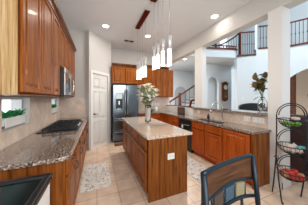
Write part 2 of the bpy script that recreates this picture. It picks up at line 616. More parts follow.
cabinet('wall_cabinet', 'tall oak wall cabinet at far end of the range wall beside pantry', 'cabinet', (XF, 3.406, 0), R90, 0.84, 1.47, 2.66, 0.325,
        [('door', 0.01, 0.41, 1.49, 2.63), ('door', 0.42, 0.83, 1.49, 2.63)], group=G_UP)


def crown_profile():
    return [(0, 0), (0.012, 0), (0.02, 0.03), (0.05, 0.06), (0.06, 0.09), (0.06, 0.1), (0, 0.1)]


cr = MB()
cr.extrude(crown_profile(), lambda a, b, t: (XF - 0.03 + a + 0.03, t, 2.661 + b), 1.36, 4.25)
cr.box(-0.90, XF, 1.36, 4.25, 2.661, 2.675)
tag(cr.build('crown_molding', OAKSHADE), 'long oak crown moulding running along the top of the range-wall cabinets', 'moulding')

# base cabinets under the range counter, facing +x
XB = -0.27
G_BL = 'base cabinets under the range counter'
bl = [(1.50, 0.52, 'oak base cabinet with drawer and door at the near counter end', 1),
      (2.024, 0.50, 'oak base cabinet with drawer and door second from the near counter end', 1),
      (2.528, 1.02, 'wide oak base cabinet with two doors beneath the gas cooktop', 2),
      (3.552, 0.79, 'oak base cabinet at the pantry end of the range counter', 2)]
for y, wd, lb, n in bl:
    fr = []
    for k in range(n):
        a, b = 0.012 + k * wd / n, (k + 1) * wd / n - 0.012
        fr.append(('drawer', a, b, 0.72, 0.86, 1))
        fr.append(('door', a, b, 0.13, 0.70, 'l' if k else 'r'))
    cabinet('base_cabinet', lb, 'cabinet', (XB, y, 0), R90, wd, 0.0, 0.874, 0.63, fr, OAK, G_BL, toe=0.1,
            ends=[('end_panel', OAKP, -0.012, -0.0005)] if y == 1.50 else None)

ct = MB()
rc = 0.10
poly = [(-0.899, 1.44), (-0.23 - rc, 1.44)]
poly += [(-0.23 - rc + rc * math.sin(a), 1.44 + rc - rc * math.cos(a)) for a in [PI / 2 * k / 6 for k in range(1, 7)]]
poly += [(-0.23, 4.349), (-0.899, 4.349)]
ct.prism(poly, 0.875, 0.915)
tag(ct.build('granite_worktop', GRAN, bevel=0.008), 'polished brown granite worktop along the left wall holding the gas cooktop', 'worktop')

# gas cooktop
ck = thing('gas_cooktop', 'black five-burner gas cooktop with iron grates set on the left granite worktop', 'cooktop', (-0.565, 3.06, 0.916))
MB().box(-0.275, 0.275, -0.50, 0.50, 0, 0.012).build('top_plate', BLACK, ck, bevel=0.004)
for i, yc in enumerate((-0.325, 0, 0.325)):
    g = MB()
    y0, y1 = yc - 0.155, yc + 0.155
    for y in (y0, yc, y1):
        g.box(-0.2, 0.23, y - 0.009, y + 0.009, 0.036, 0.056)
    for x in (-0.2, -0.09, 0.02, 0.12, 0.23):
        g.box(x - 0.009, x + 0.009, y0, y1, 0.036, 0.056)
    for x in (-0.2, 0.23):
        for y in (y0, y1):
            g.box(x - 0.008, x + 0.008, y - 0.008, y + 0.008, 0.012, 0.036)
    g.build('grate', BLACKM, ck)
for x, y in ((-0.1, -0.3), (0.13, -0.3), (0.01, 0), (-0.1, 0.3), (0.13, 0.3)):
    MB().lathe([(0.05, 0.012), (0.05, 0.022), (0.035, 0.026), (0.03, 0.032), (0.001, 0.032)], (x, y, 0), 16).build('burner', BLACK, ck)
for k in range(5):
    MB().lathe([(0.016, 0.012), (0.016, 0.03), (0.012, 0.034), (0.001, 0.034)], (0.243, -0.16 + 0.08 * k, 0), 12).build('knob', STEEL, ck)

# microwave under the short cabinet
mw = thing('microwave', 'stainless over-range microwave with black side hung above the gas cooktop', 'microwave', (XF, 2.66, 1.47), R90)
MB().box(0, 0.735, -0.07, 0.325, 0.0, 0.48).build('housing', BLACK, mw)
dm = MB()
N = 8
pr = [(0.0, -0.072)] + [(0.56 * k / N, -0.088 - 0.035 * math.sin(PI * k / N)) for k in range(N + 1)] + [(0.56, -0.072)]
dm.prism(pr, 0.03, 0.40)
dm.build('door', STEEL, mw)
wp = MB().prism([(0.10, -0.106), (0.19, -0.121), (0.28, -0.126), (0.37, -0.121), (0.46, -0.106), (0.46, -0.10), (0.10, -0.10)], 0.09, 0.33)
wp.build('door_window', BGLASS, mw)
MB().tube([(0.535, -0.088, 0.08), (0.535, -0.13, 0.11), (0.535, -0.14, 0.21), (0.535, -0.13, 0.32), (0.535, -0.088, 0.35)], 0.009, 8).build('handle', STEEL, mw)
MB().box(0.567, 0.735, -0.088, -0.071, 0.03, 0.40).build('control_panel', BGLASS, mw)
vg = MB()
vg.box(0, 0.735, -0.085, -0.071, 0.41, 0.48)
for k in range(5):
    vg.box(0.03, 0.705, -0.088, -0.085, 0.418 + k * 0.012, 0.424 + k * 0.012)
vg.build('vent_grille', STEEL, mw)

# black-topped unit at the lower left
bt = thing('low_appliance', 'low white unit with dark glass top and thick black rim at lower left corner', 'appliance', (-0.60, 1.005, 0))
MB().box(-0.265, 0.27, -0.36, 0.27, 0.03, 0.82).build('body', WPLAST, bt, bevel=0.01)
rm = MB()
for q in ((-0.275, 0.285, -0.37, -0.32), (-0.275, 0.285, 0.24, 0.29), (-0.275, -0.225, -0.32, 0.24), (0.235, 0.285, -0.32, 0.24)):
    rm.box(q[0], q[1], q[2], q[3], 0.821, 0.87)
rm.build('rim', BLACK, bt, bevel=0.012)
MB().box(-0.224, 0.234, -0.319, 0.239, 0.821, 0.855).build('glass_top', BGLASS, bt)
for x in (-0.22, 0.22):
    for y in (-0.31, 0.22):
        MB().lathe([(0.02, 0), (0.02, 0.03)], (x, y, 0), 10).build('foot', BLACK, bt)

# planters in the little windows
def planter(y0, y1, label, seed):
    rnd = random.Random(seed)
    t = thing('window_planter', label, 'planter', (-1.0, (y0 + y1) / 2, 1.115 + 0.0), 0, 'planters on the splashback window sills')
    h = (y1 - y0) / 2
    b = MB()
    b.extrude([(-0.04, 0), (0.04, 0), (0.055, 0.11), (0.045, 0.11), (0.035, 0.02), (-0.035, 0.02), (-0.045, 0.11), (-0.055, 0.11)],
              lambda a, z, q: (a + 0.04, q, z), -h, h)
    b.box(0.0, 0.08, -h, -h + 0.008, 0, 0.11).box(0.0, 0.08, h - 0.008, h, 0, 0.11)
    b.build('trough', WPLAST, t)
    f = MB()
    for k in range(90):
        p = (0.04 + rnd.uniform(-0.025, 0.025), rnd.uniform(-h + 0.03, h - 0.03), 0.08 + rnd.uniform(0, 0.05))
        f.leaf(p, (rnd.uniform(-0.3, 0.6), rnd.uniform(-0.9, 0.9), rnd.uniform(0.4, 1.2)), rnd.uniform(0.06, 0.10), 0.035)
    f.build('foliage', LEAFB, t)


planter(1.99, 2.44, 'white trough of bright green leaves in the nearer small window', 3)
planter(3.68, 4.08, 'white trough of green leaves in the far small window under the microwave', 4)
tag(MB().box(-0.899, -0.892, 4.255, 4.325, 1.12, 1.235).build('outlet', WPLAST, bevel=0.002), 'white wall outlet on the tile beside the far small window', 'outlet')

# ------------------------------------------------------------ island
IX0, IX1, IY0, IY1 = 0.66, 1.29, 1.79, 3.77
il = thing('kitchen_island', 'long oak island cabinet with granite top standing mid-floor', 'island', (IX0, IY1, 0), -R90)
WI = IY1 - IY0
DI = IX1 - IX0
b = MB().box(0, WI - 0.013, 0.05, DI, 0.1, 0.874).box(0, 0.01, 0, 0.05, 0.1, 0.874).box(WI - 0.03, WI - 0.013, 0, 0.05, 0.1, 0.874).box(0.01, WI - 0.03, 0, 0.05, 0.1, 0.108).box(0.01, WI - 0.03, 0, 0.05, 0.862, 0.874).box(0.05, WI - 0.013, 0.06, DI - 0.02, 0, 0.1)
b.build('carcass', OAK, il)
MB().box(WI - 0.012, WI + 0.006, -0.004, DI + 0.004, 0.0, 0.874).build('end_panel', OAKP, il)
for k in range(4):
    a, c = 0.02 + k * (WI - 0.06) / 4, (k + 1) * (WI - 0.06) / 4
    f = MB().panel(a, c, 0.69, 0.855, fw=0.022, raised=False, y=-0.001).build('drawer', OAK, il)
    MB().panel(a, c, 0.12, 0.67, y=-0.001).build('door', OAK, il)
ol = MB().box(WI + 0.007, WI + 0.012, 0.29, 0.405, 0.545, 0.635)
ob = ol.build('outlet_plate', WPLAST, il, bevel=0.002)
os_ = MB()
for a in (0.318, 0.356):
    os_.box(WI + 0.0121, WI + 0.0135, a, a + 0.022, 0.578, 0.612)
os_.build('socket', TRIM, ob)
tag(MB().box(0.625, 1.375, 1.755, 3.81, 0.875, 0.915).build('granite_worktop', GRANI, bevel=0.008),
    'warm speckled granite worktop of the island with a flower vase on it', 'worktop')

# ------------------------------------------------------------ peninsula
PX = 2.28
G_PN = 'base cabinets along the sink counter'
pc = cabinet('base_cabinet', 'oak base cabinet with one tall door at the column end of the sink counter', 'cabinet', (PX, 2.0, 0), -R90, 0.565, 0, 0.874, 0.42,
             [('door', 0.03, 0.535, 0.13, 0.85)], OAKR, G_PN, toe=0.1)
MB().box(0.566, 0.585, 0.0, 0.428, 0, 0.874).build('end_panel', OAKP, pc)
cabinet('sink_base_cabinet', 'oak sink base cabinet with two false drawers above two doors', 'cabinet', (PX, 2.949, 0), -R90, 0.947, 0, 0.874, 0.42,
        [('drawer', 0.015, 0.46, 0.70, 0.85), ('drawer', 0.485, 0.93, 0.70, 0.85), ('door', 0.015, 0.46, 0.13, 0.68), ('door', 0.485, 0.93, 0.13, 0.68)],
        OAKR, G_PN, toe=0.1, hollow=True)
dw = thing('dishwasher', 'black dishwasher built in between sink cabinet and the corner cabinet', 'dishwasher', (PX, 3.55, 0), -R90)
MB().box(0, 0.597, 0.0, 0.42, 0.02, 0.874).build('tub_body', BLACK, dw)
MB().box(0.004, 0.593, -0.02, -0.001, 0.12, 0.75).build('door', BLACK, dw, bevel=0.004)
MB().box(0.004, 0.593, -0.024, -0.001, 0.755, 0.868).build('control_panel', BLACK, dw, bevel=0.004)
MB().tube([(0.06, -0.001, 0.72), (0.06, -0.05, 0.72), (0.535, -0.05, 0.72), (0.535, -0.001, 0.72)], 0.009, 8).build('handle', STEEL, dw)
MB().box(0.17, 0.24, -0.021, -0.0201, 0.60, 0.69).build('magnet', WPLAST, dw)['label'] = 'white square magnet'
cabinet('corner_base_cabinet', 'oak corner base cabinet right after the dishwasher', 'cabinet', (PX, 4.76, 0), -R90, 1.206, 0, 0.874, 0.42,
        [('drawer', 0.60, 1.19, 0.70, 0.85), ('door', 0.60, 1.19, 0.13, 0.68)], OAKR, G_PN, toe=0.1)
cabinet('base_cabinet', 'oak base cabinet along the back wall right of the refrigerator', 'cabinet', (1.36, 4.765, 0), 0, 0.915, 0, 0.874, 0.58,
        [('drawer', 0.015, 0.45, 0.70, 0.85), ('drawer', 0.465, 0.90, 0.70, 0.85), ('door', 0.015, 0.45, 0.13, 0.68), ('door', 0.465, 0.90, 0.13, 0.68)],
        OAKR, toe=0.1)
SX0, SX1, SY0, SY1 = 2.33, 2.565, 2.10, 2.86
wt = MB()
wt.box(PX - 0.03, SX0, 1.395, 4.73, 0.875, 0.915)
wt.box(SX1, 2.719, 1.395, 4.73, 0.875, 0.915)
wt.box(SX0, SX1, 1.395, SY0, 0.875, 0.915)
wt.box(SX0, SX1, SY1, 4.73, 0.875, 0.915)
wt.box(1.345, 2.719, 4.73, 5.349, 0.875, 0.915)
tag(wt.build('granite_worktop', GRAN), 'L-shaped polished granite worktop holding the sink along the knee wall', 'worktop')
sk = thing('sink', 'double-bowl stainless sink sunk in the granite worktop under the faucet', 'sink', (2.4475, 2.48, 0.76))
for s_ in (-1, 1):
    y0, y1 = (-0.375, -0.01) if s_ < 0 else (0.01, 0.375)
    MB().box(-0.112, 0.112, y0, y1, 0.0, 0.006).box(-0.112, -0.106, y0, y1, 0.006, 0.14).box(0.106, 0.112, y0, y1, 0.006, 0.14) \
        .box(-0.106, 0.106, y0, y0 + 0.006, 0.006, 0.14).box(-0.106, 0.106, y1 - 0.006, y1, 0.006, 0.14).build('bowl', STEEL, sk)
fa = thing('faucet', 'tall brushed gooseneck faucet arching over the sink', 'faucet', (2.602, 2.28, 0.916))
MB().lathe([(0.028, 0), (0.028, 0.012), (0.018, 0.02), (0.016, 0.09), (0.001, 0.09)], n=16).build('base', CHROME, fa)
pts = [(0, 0, 0.09), (0, 0, 0.30)]
for k in range(1, 11):
    a = PI * k / 10
    pts.append((-0.105 * (1 - math.cos(a)), 0.06 * (1 - math.cos(a)) , 0.30 + 0.13 * math.sin(a)))
pts.append((-0.21, 0.12, 0.26))
MB().tube(pts, 0.0125, 12).build('spout', CHROME, fa)
MB().tube([(-0.21, 0.12, 0.262), (-0.21, 0.12, 0.20)], 0.016, 12).build('spray_head', CHROME, fa)
MB().tube([(0.0, -0.015, 0.06), (0.0, -0.05, 0.07), (0.0, -0.09, 0.11)], 0.007, 8).build('lever', CHROME, fa)
sd = thing('soap_dispenser', 'small brushed soap dispenser standing behind the sink left of the faucet', 'dispenser', (2.60, 2.52, 0.916))
MB().lathe([(0.018, 0), (0.018, 0.01), (0.009, 0.015), (0.009, 0.06), (0.001, 0.06)], n=12).build('base', CHROME, sd)
MB().tube([(0, 0, 0.06), (-0.01, 0, 0.075), (-0.06, 0, 0.07)], 0.006, 8).build('nozzle', CHROME, sd)
tag(MB().lathe([(0.03, 0), (0.035, 0.05), (0.03, 0.10), (0.012, 0.12), (0.012, 0.15), (0.001, 0.15)], (2.601, 2.70, 0.916), 14).build('dark_bottle', BLACK),
    'small dark bottle beside the soap dispenser behind the sink', 'bottle')
bar = MB().box(2.64, 3.06, 1.455, 3.10, 1.14, 1.18).box(2.64, 2.755, 3.10, 3.44, 1.14, 1.18).box(2.925, 3.06, 3.10, 3.44, 1.14, 1.18)
tag(bar.build('bar_top', GRAN), 'raised narrow granite bar top on the knee wall behind the sink', 'bar top')


def outlet(label, loc, w_, h_, axis='x', n=1, cat='outlet', dark=False):
    t = thing('outlet' if cat == 'outlet' else 'light_switch', label, cat, loc)
    if axis == 'x':
        p = MB().box(-0.008, 0, -w_ / 2, w_ / 2, -h_ / 2, h_ / 2).build('plate', BLACKM if dark else WPLAST, t, bevel=0.002)
    else:
        p = MB().box(-w_ / 2, w_ / 2, -0.008, 0, -h_ / 2, h_ / 2).build('plate', WPLAST, t, bevel=0.002)
    for k in range(n):
        c = -w_ / 2 + w_ * (k + 0.5) / n
        s = 0.017
        if axis == 'x':
            MB().box(-0.011, -0.0081, c - s, c + s, -h_ * 0.28, h_ * 0.28).build('socket', TRIM, t)
        else:
            MB().box(c - s, c + s, -0.011, -0.0081, -h_ * 0.28, h_ * 0.28).build('socket', TRIM, t)
    return t


outlet('white single outlet plate on the knee wall left of the wide pair', (2.719, 1.80, 1.045), 0.13, 0.095, n=2)
outlet('wide white four-gang outlet plate on the knee wall nearest the column', (2.719, 1.60, 1.045), 0.2, 0.095, n=3)
outlet('small white outlet plate on the knee wall tile under the slim column', (2.719, 3.20, 1.05), 0.09, 0.1, n=1)
for k, x in enumerate((2.14, 2.27, 2.40)):
    outlet(('leftmost', 'middle', 'rightmost')[k] + ' of three white outlet plates on the back wall tile', (x, 5.349, 1.20), 0.085, 0.125, 'y', 1)

kc = thing('ledge_rail', 'thin brown wooden rail along the low white wall left of the slim column', 'rail', (2.83, 4.4, 1.14))
MB().box(-0.05, 0.05, -0.90, 0.93, 0.0, 0.03).build('cap', MAHOG, kc, bevel=0.006)
MB().tube([(0, -0.60, 0.03), (0, -0.66, 0.06), (0, -0.72, 0.20), (0, -0.78, 0.25), (0, -0.88, 0.25)], 0.035, 8).build('rail_end', MAHOG, kc)

# ------------------------------------------------------------ back wall: fridge and wall cabinets
fr = thing('refrigerator', 'dark stainless french-door refrigerator with water dispenser beside the pantry', 'refrigerator', (0.47, 4.58, 0))
MB().box(0.005, 0.845, 0.09, 0.76, 0.03, 1.88).build('cabinet_body', BLACK, fr)
dl = MB().box(0.0, 0.42, 0.0, 0.085, 0.80, 1.885).build('door', FRIDGE, fr, bevel=0.012)
dr = MB().box(0.43, 0.85, 0.0, 0.085, 0.80, 1.885).build('door', FRIDGE, fr, bevel=0.012)
for z0, z1 in ((0.43, 0.79), (0.06, 0.42)):
    q = MB().box(0.0, 0.85, 0.0, 0.085, z0, z1).build('freezer_drawer', FRIDGE, fr, bevel=0.012)
    MB().tube([(0.06, 0.0, z1 - 0.06), (0.06, -0.055, z1 - 0.06), (0.79, -0.055, z1 - 0.06), (0.79, 0.0, z1 - 0.06)], 0.012, 8).build('handle', STEEL, q)
for x, p in ((0.385, dl), (0.465, dr)):
    MB().tube([(x, 0.0, 0.90), (x, -0.055, 0.92), (x, -0.055, 1.74), (x, 0.0, 1.76)], 0.013, 8).build('handle', STEEL, p)
ds = MB().box(0.09, 0.30, -0.006, -0.0005, 1.10, 1.60).build('water_dispenser', BLACK, dl)
MB().box(0.10, 0.29, -0.01, -0.0065, 1.43, 1.59).build('display_panel', mat('dispenser_panel', (0.55, 0.66, 0.72), 0.25), ds)
MB().box(0.13, 0.26, -0.022, -0.0065, 1.10, 1.115).build('drip_tray', STEEL, ds)
MB().box(0.175, 0.215, -0.02, -0.0065, 1.24, 1.36).build('paddle', STEEL, ds)
for x in (0.08, 0.77):
    MB().box(x - 0.03, x + 0.03, 0.1, 0.7, 0, 0.03).build('foot', BLACK, fr)
tag(MB().box(0.50, 1.15, 4.28, 4.52, 0.0, 0.008).build('floor_patch', PATCHBR), 'small plain brown patch on the tiles before the refrigerator', 'mat')  # thin flat brown sheet lying on the floor

cabinet('wall_cabinet', 'short double-door oak cabinet above the refrigerator', 'cabinet', (0.44, 4.70, 0), 0, 0.90, 1.93, 2.50, 0.65,
        [('door', 0.015, 0.44, 1.95, 2.48), ('door', 0.455, 0.885, 1.95, 2.48)], group='wall cabinets on the back wall')
tag(MB().extrude(crown_profile(), lambda a, b_, t: (t, 4.70 - a, 2.501 + b_), 0.44, 1.34).build('crown_molding', OAKSHADE), 'short oak crown moulding above the refrigerator cabinet', 'moulding')
lbs = ['oak wall cabinet on the back wall next to the refrigerator, behind the pendants',
       'middle oak wall cabinet on the back wall behind the white flowers',
       'oak wall cabinet at the right end of the back wall beside the stair opening']
for k in range(3):
    cabinet('wall_cabinet', lbs[k], 'cabinet', (1.36 + k * 0.53, 5.02, 0), 0, 0.526, 1.50, 2.62, 0.33,
            [('door', 0.01, 0.26, 1.52, 2.60), ('door', 0.268, 0.516, 1.52, 2.60)], group='wall cabinets on the back wall')
tag(MB().extrude(crown_profile(), lambda a, b_, t: (t, 5.02 - a, 2.621 + b_), 1.37, 2.735).build('crown_molding', OAKSHADE), 'oak crown moulding over the three back-wall cabinets', 'moulding')

# small things on the far worktop
pf = thing('picture_frame', 'dark framed picture leaning upright on the far sink counter', 'frame', (2.56, 3.88, 0.916), -R90)
MB().box(-0.20, 0.20, 0, 0.02, 0.0, 0.03).box(-0.20, 0.20, 0, 0.02, 0.21, 0.24).box(-0.20, -0.17, 0, 0.02, 0.03, 0.21).box(0.17, 0.20, 0, 0.02, 0.03, 0.21).build('frame', BLACK, pf)
MB().box(-0.169, 0.169, 0.005, 0.018, 0.031, 0.209).build('picture', mat('dim_picture', (0.12, 0.07, 0.05), 0.4), pf)
tp = thing('teapot', 'small dark rounded pot on the back counter behind the island flowers', 'pot', (1.95, 5.0, 0.916))
MB().lathe([(0.05, 0), (0.08, 0.03), (0.085, 0.07), (0.06, 0.11), (0.03, 0.12), (0.02, 0.14), (0.001, 0.145)], n=18).build('body', mat('dark_teal_glaze', (0.03, 0.06, 0.065), 0.3), tp)
MB().tube([(-0.08, 0, 0.06), (-0.13, 0, 0.09), (-0.14, 0, 0.13)], 0.012, 8).build('spout', BLACK, tp)
MB().tube([(0.075, 0, 0.10), (0.12, 0, 0.10), (0.12, 0, 0.04), (0.075, 0, 0.04)], 0.008, 8).build('handle', BLACK, tp)
tag(MB().lathe([(0.06, 0), (0.065, 0.1), (0.065, 0.16), (0.05, 0.17), (0.02, 0.19), (0.001, 0.19)], (2.2, 5.1, 0.916), 18).build('canister', WPLAST),
    'pale round canister on the back counter near the outlets', 'canister')

# ------------------------------------------------------------ flower vases
vz = thing('glass_vase', 'tall clear glass vase of white flowers standing on the island', 'vase', (1.03, 2.84, 0.916))
MB().lathe([(0.066, 0), (0.07, 0.01), (0.062, 0.12), (0.068, 0.34), (0.072, 0.38), (0.066, 0.38), (0.06, 0.33), (0.056, 0.12), (0.06, 0.022), (0.001, 0.02)], n=24).build('bowl', GLASS, vz)
MB().lathe([(0.0585, 0.024), (0.0545, 0.11), (0.056, 0.22), (0.058, 0.31), (0.001, 0.315)], n=20).build('filler', mat('pebble_filler', (0.80, 0.76, 0.68), 0.6), vz)
vz['label'] = 'tall glass vase filled with pale pebbles, holding white flowers, on the island'
bq = thing('flower_bouquet', 'loose bouquet of small white blossoms and grey-green leaves in the island vase', 'flowers', (1.03, 2.84, 0.916))
rnd = random.Random(11)
st, fol = MB(), MB()
tips = []
for k in range(42):
    a = rnd.uniform(0, 2 * PI)
    r = 0.20 * math.sqrt(rnd.uniform(0.0, 1.0))
    z = 0.62 + 0.23 * rnd.uniform(-0.75, 1.0) * math.sqrt(1 - (r / 0.215) ** 2)
    tip = Vector((r * math.cos(a), r * math.sin(a), z))
    p0 = Vector((0.02 * math.cos(a + 2), 0.02 * math.sin(a + 2), 0.318))
    p1 = Vector((0.035 * math.cos(a), 0.035 * math.sin(a), 0.38))
    pm = p1.lerp(tip, 0.55) + Vector((0, 0, 0.03))
    st.tube([p0, p1, pm, tip], 0.0025, 5)
    tips.append(tip)
    if k % 2 == 0:
        tips.append(p1.lerp(tip, 0.7) + Vector((0.05 * math.cos(a), 0.05 * math.sin(a), 0.0)))
    for j in range(15):
        q = p1.lerp(tip, rnd.uniform(0.35, 1.1))
        fol.leaf(q, (rnd.uniform(-1, 1), rnd.uniform(-1, 1), rnd.uniform(-0.4, 0.9)), rnd.uniform(0.06, 0.095), rnd.uniform(0.028, 0.042))
st.build('stems', STEM, bq)
fol.build('foliage', LEAF, bq)
CB = Vector((0, 0, 0.60))
for i, tip in enumerate(tips):
    tip = CB + (tip - CB) * 1.12
    f = MB()
    for j in range(7):
        a = 2 * PI * j / 7
        f.leaf(tip, (math.cos(a), math.sin(a), 0.55), 0.075, 0.06)
    f.ball(tip + Vector((0, 0, 0.012)), 0.024, n=8, m=5)
    f.build('blossom', PETAL, bq)

bv = thing('bottle_vase', 'clear glass bottle vase with dried stems on the raised bar by the column', 'vase', (2.86, 1.61, 1.181))
MB().lathe([(0.07, 0), (0.076, 0.01), (0.076, 0.18), (0.06, 0.225), (0.036, 0.25), (0.034, 0.285), (0.04, 0.29), (0.03, 0.29), (0.029, 0.25), (0.054, 0.22),
            (0.069, 0.175), (0.069, 0.02), (0.001, 0.018)], n=22).build('bowl', GLASS, bv)
db = thing('dried_stems', 'dried brown-green artichoke stems standing in the bottle vase', 'flowers', (2.86, 1.61, 1.181))
st, fol = MB(), MB()
heads = []
for (x, y, z) in ((-0.12, 0.06, 0.66), (-0.05, 0.03, 0.56), (0.05, -0.02, 0.70), (0.0, 0.1, 0.50), (-0.10, 0.08, 0.52), (0.07, 0.04, 0.60), (0.03, 0.02, 0.46)):
    tip = Vector((x, y, z))
    st.tube([(0.1 * -x, 0.1 * -y, 0.024), (0.008 * (1 if x > 0 else -1), 0, 0.27), Vector((x * 0.5, y * 0.5, 0.27 + (z - 0.27) * 0.6)), tip], 0.004, 6)
    heads.append(tip)
    for j in range(12):
        q = Vector((0, 0, 0.28)).lerp(tip, rnd.uniform(0.5, 1.08))
        fol.leaf(q, (rnd.uniform(-1, 1), rnd.uniform(-1, 1), rnd.uniform(-0.2, 1.2)), rnd.uniform(0.08, 0.12), 0.055)
fol.leaf((-0.02, 0.02, 0.30), (-0.9, 0.5, -0.35), 0.15, 0.04)
fol.leaf((-0.02, 0.02, 0.36), (-0.9, 0.3, 0.1), 0.12, 0.04)
st.build('stems', STEM, db)
fol.build('foliage', LEAFD, db)
for h in heads:
    f = MB()
    f.ball(h, 0.042, 1, 1, 1.4, 10, 7)
    for j in range(10):
        a = 2 * PI * j / 10
        f.leaf(h + Vector((0.02 * math.cos(a), 0.02 * math.sin(a), -0.02)), (math.cos(a) * 0.6, math.sin(a) * 0.6, 1), 0.055, 0.025)
    f.build('seed_head', DRYBR, db)

# ------------------------------------------------------------ lamps
def pendant_bar(y0, y1, ys, label):
    t = thing('linear_pendant', label, 'pendant light', (1.0, (y0 + y1) / 2, ZC), 0, 'linear pendants over the island')
    yc = (y0 + y1) / 2
    MB().box(-0.06, 0.06, y0 - yc, y1 - yc, -0.03, -0.001).build('canopy', CANOPY, t, bevel=0.006)
    for k, (y, zb) in enumerate(ys):
        y -= yc
        z = zb - ZC
        MB().tube([(0, y, z + 0.44), (0, y, -0.03)], 0.003, 6).build('cord', STEEL, t)
        MB().lathe([(0.036, z + 0.24), (0.036, z + 0.43), (0.03, z + 0.435), (0.006, z + 0.445)], (0, y, 0), 18).build('sleeve', SLEEVE, t)
        g = MB().lathe([(0.001, z), (0.034, z), (0.0355, z + 0.004), (0.0355, z + 0.239), (0.001, z + 0.239)], (0, y, 0), 18).build('glass_shade', GLOW, t)
        l = bpy.data.lights.new('pendant_bulb', 'POINT')
        l.energy, l.color, l.shadow_soft_size = 3.0, (1, 0.93, 0.84), 0.04
        o = bpy.data.objects.new('pendant_bulb', l)
        COL.objects.link(o)
        o.parent = t
        o.location = (0, y, z - 0.05)
    return t


pendant_bar(2.78, 3.60, [(3.55, 1.95), (3.35, 1.93), (3.16, 1.95), (2.94, 1.93)], 'far row of four glass tube pendants on a dark canopy near the refrigerator')
pendant_bar(1.68, 2.47, [(2.42, 1.99), (2.24, 1.98), (2.04, 1.98), (1.82, 1.94)], 'near row of four large glass tube pendants over the front of the island')


def can_light(x, y, z, label, power):
    t = thing('recessed_light', label, 'ceiling light', (x, y, z), 0, 'recessed ceiling lights')
    MB().lathe([(0.075, -0.001), (0.092, -0.001), (0.095, -0.007), (0.075, -0.012), (0.075, -0.001)], n=24, cap=False).build('trim_ring', TRIM, t)
    MB().lathe([(0.001, -0.002), (0.074, -0.002), (0.074, -0.006), (0.001, -0.008)], n=24).build('lens', LAMP, t)
    if power:
        l = bpy.data.lights.new('lamp_beam', 'AREA')
        l.shape, l.size, l.energy, l.color = 'DISK', 0.14, power, (1, 0.92, 0.82)
        o = bpy.data.objects.new('lamp_beam', l)
        COL.objects.link(o)
        o.parent = t
        o.location = (0, 0, -0.014)


can_light(0.21, 3.80, ZC, 'round recessed ceiling light in front of the pantry wall', 4)
can_light(1.42, 3.93, ZC, 'round recessed ceiling light seen just above the near pendants', 24)
can_light(2.50, 2.40, ZC, 'round recessed ceiling light next to the dropped beam above the sink', 2.5)
can_light(3.5, 5.0, 3.15, 'round recessed ceiling light beyond the beam over the stair hall', 60)

vt = thing('air_vent', 'small dark rectangular air vent in the kitchen ceiling', 'vent', (0.97, 4.5, ZC))
v_ = MB()
for q in ((-0.17, 0.17, -0.09, -0.075), (-0.17, 0.17, 0.075, 0.09), (-0.17, -0.155, -0.075, 0.075), (0.155, 0.17, -0.075, 0.075), (-0.01, 0.01, -0.075, 0.075)):
    v_.box(q[0], q[1], q[2], q[3], -0.012, -0.001)
v_.build('frame', TRIM, vt)
v_ = MB().box(-0.154, 0.154, -0.074, 0.074, -0.004, -0.002)
for k in range(7):
    v_.box(-0.154, 0.154, -0.066 + k * 0.02, -0.058 + k * 0.02, -0.010, -0.004)
v_.build('louvre', GREYM, vt)

# ------------------------------------------------------------ rugs
def rug(x0, x1, y0, y1, label):
    m = MB()
    n = 6
    m.box(x0, x1, y0, y1, 0.0005, 0.009)
    for k in range(40):
        x = x0 + (x1 - x0) * (k + 0.5) / 40
        m.box(x - 0.003, x + 0.003, y0 - 0.02, y0, 0.001, 0.004)
        m.box(x - 0.003, x + 0.003, y1, y1 + 0.02, 0.001, 0.004)
    tag(m.build('runner_rug', RUG), label, 'rug', 'mottled runner rugs')


rug(-0.25, 0.22, 2.38, 3.30, 'mottled cream and grey rug on the tiles below the range counter')
rug(1.62, 2.10, 1.80, 2.98, 'mottled cream and grey rug on the tiles before the sink')

# ------------------------------------------------------------ dining chair (back towards the sink, seat towards the camera)
ch = thing('dining_chair', 'blue-black metal dining chair with curved wooden top slat and three square tiles', 'chair', (0.707, 0.376, 0), math.radians(7.3))
HW = 0.224


def arc_y(x):
    return 0.16 + 0.014 * (1 - (x / HW) ** 2)


def zb(x, z):
    return z


for s in (-1, 1):
    MB().tube([(s * HW * 0.96, 0.17, 0.0), (s * HW * 0.96, 0.13, 0.3), (s * HW, 0.12, 0.62), (s * HW, 0.14, 0.85), (s * HW, 0.165, 1.08)], 0.015, 8).build('back_post', BLUEM, ch)
    MB().tube([(s * HW * 0.92, -0.26, 0.0), (s * HW * 0.92, -0.24, 0.58)], 0.014, 8).build('leg', BLUEM, ch)
xs = [HW * (-1 + 2 * k / 14) for k in range(15)]
def band(z0f, z1f, t0, t1, x_list=xs):
    m = MB()
    vs_ = []
    for x in x_list:
        y = arc_y(x)
        vs_ += [(x, y + t0, z0f(x)), (x, y + t1, z0f(x)), (x, y + t1, z1f(x)), (x, y + t0, z1f(x))]
    fs = [(3, 2, 1, 0)]
    n = len(x_list)
    for i in range(n - 1):
        for k in range(4):
            l = (k + 1) % 4
            fs.append((i * 4 + k, i * 4 + l, i * 4 + 4 + l, i * 4 + 4 + k))
    fs.append(tuple((n - 1) * 4 + k for k in range(4)))
    return m.add(vs_, fs)


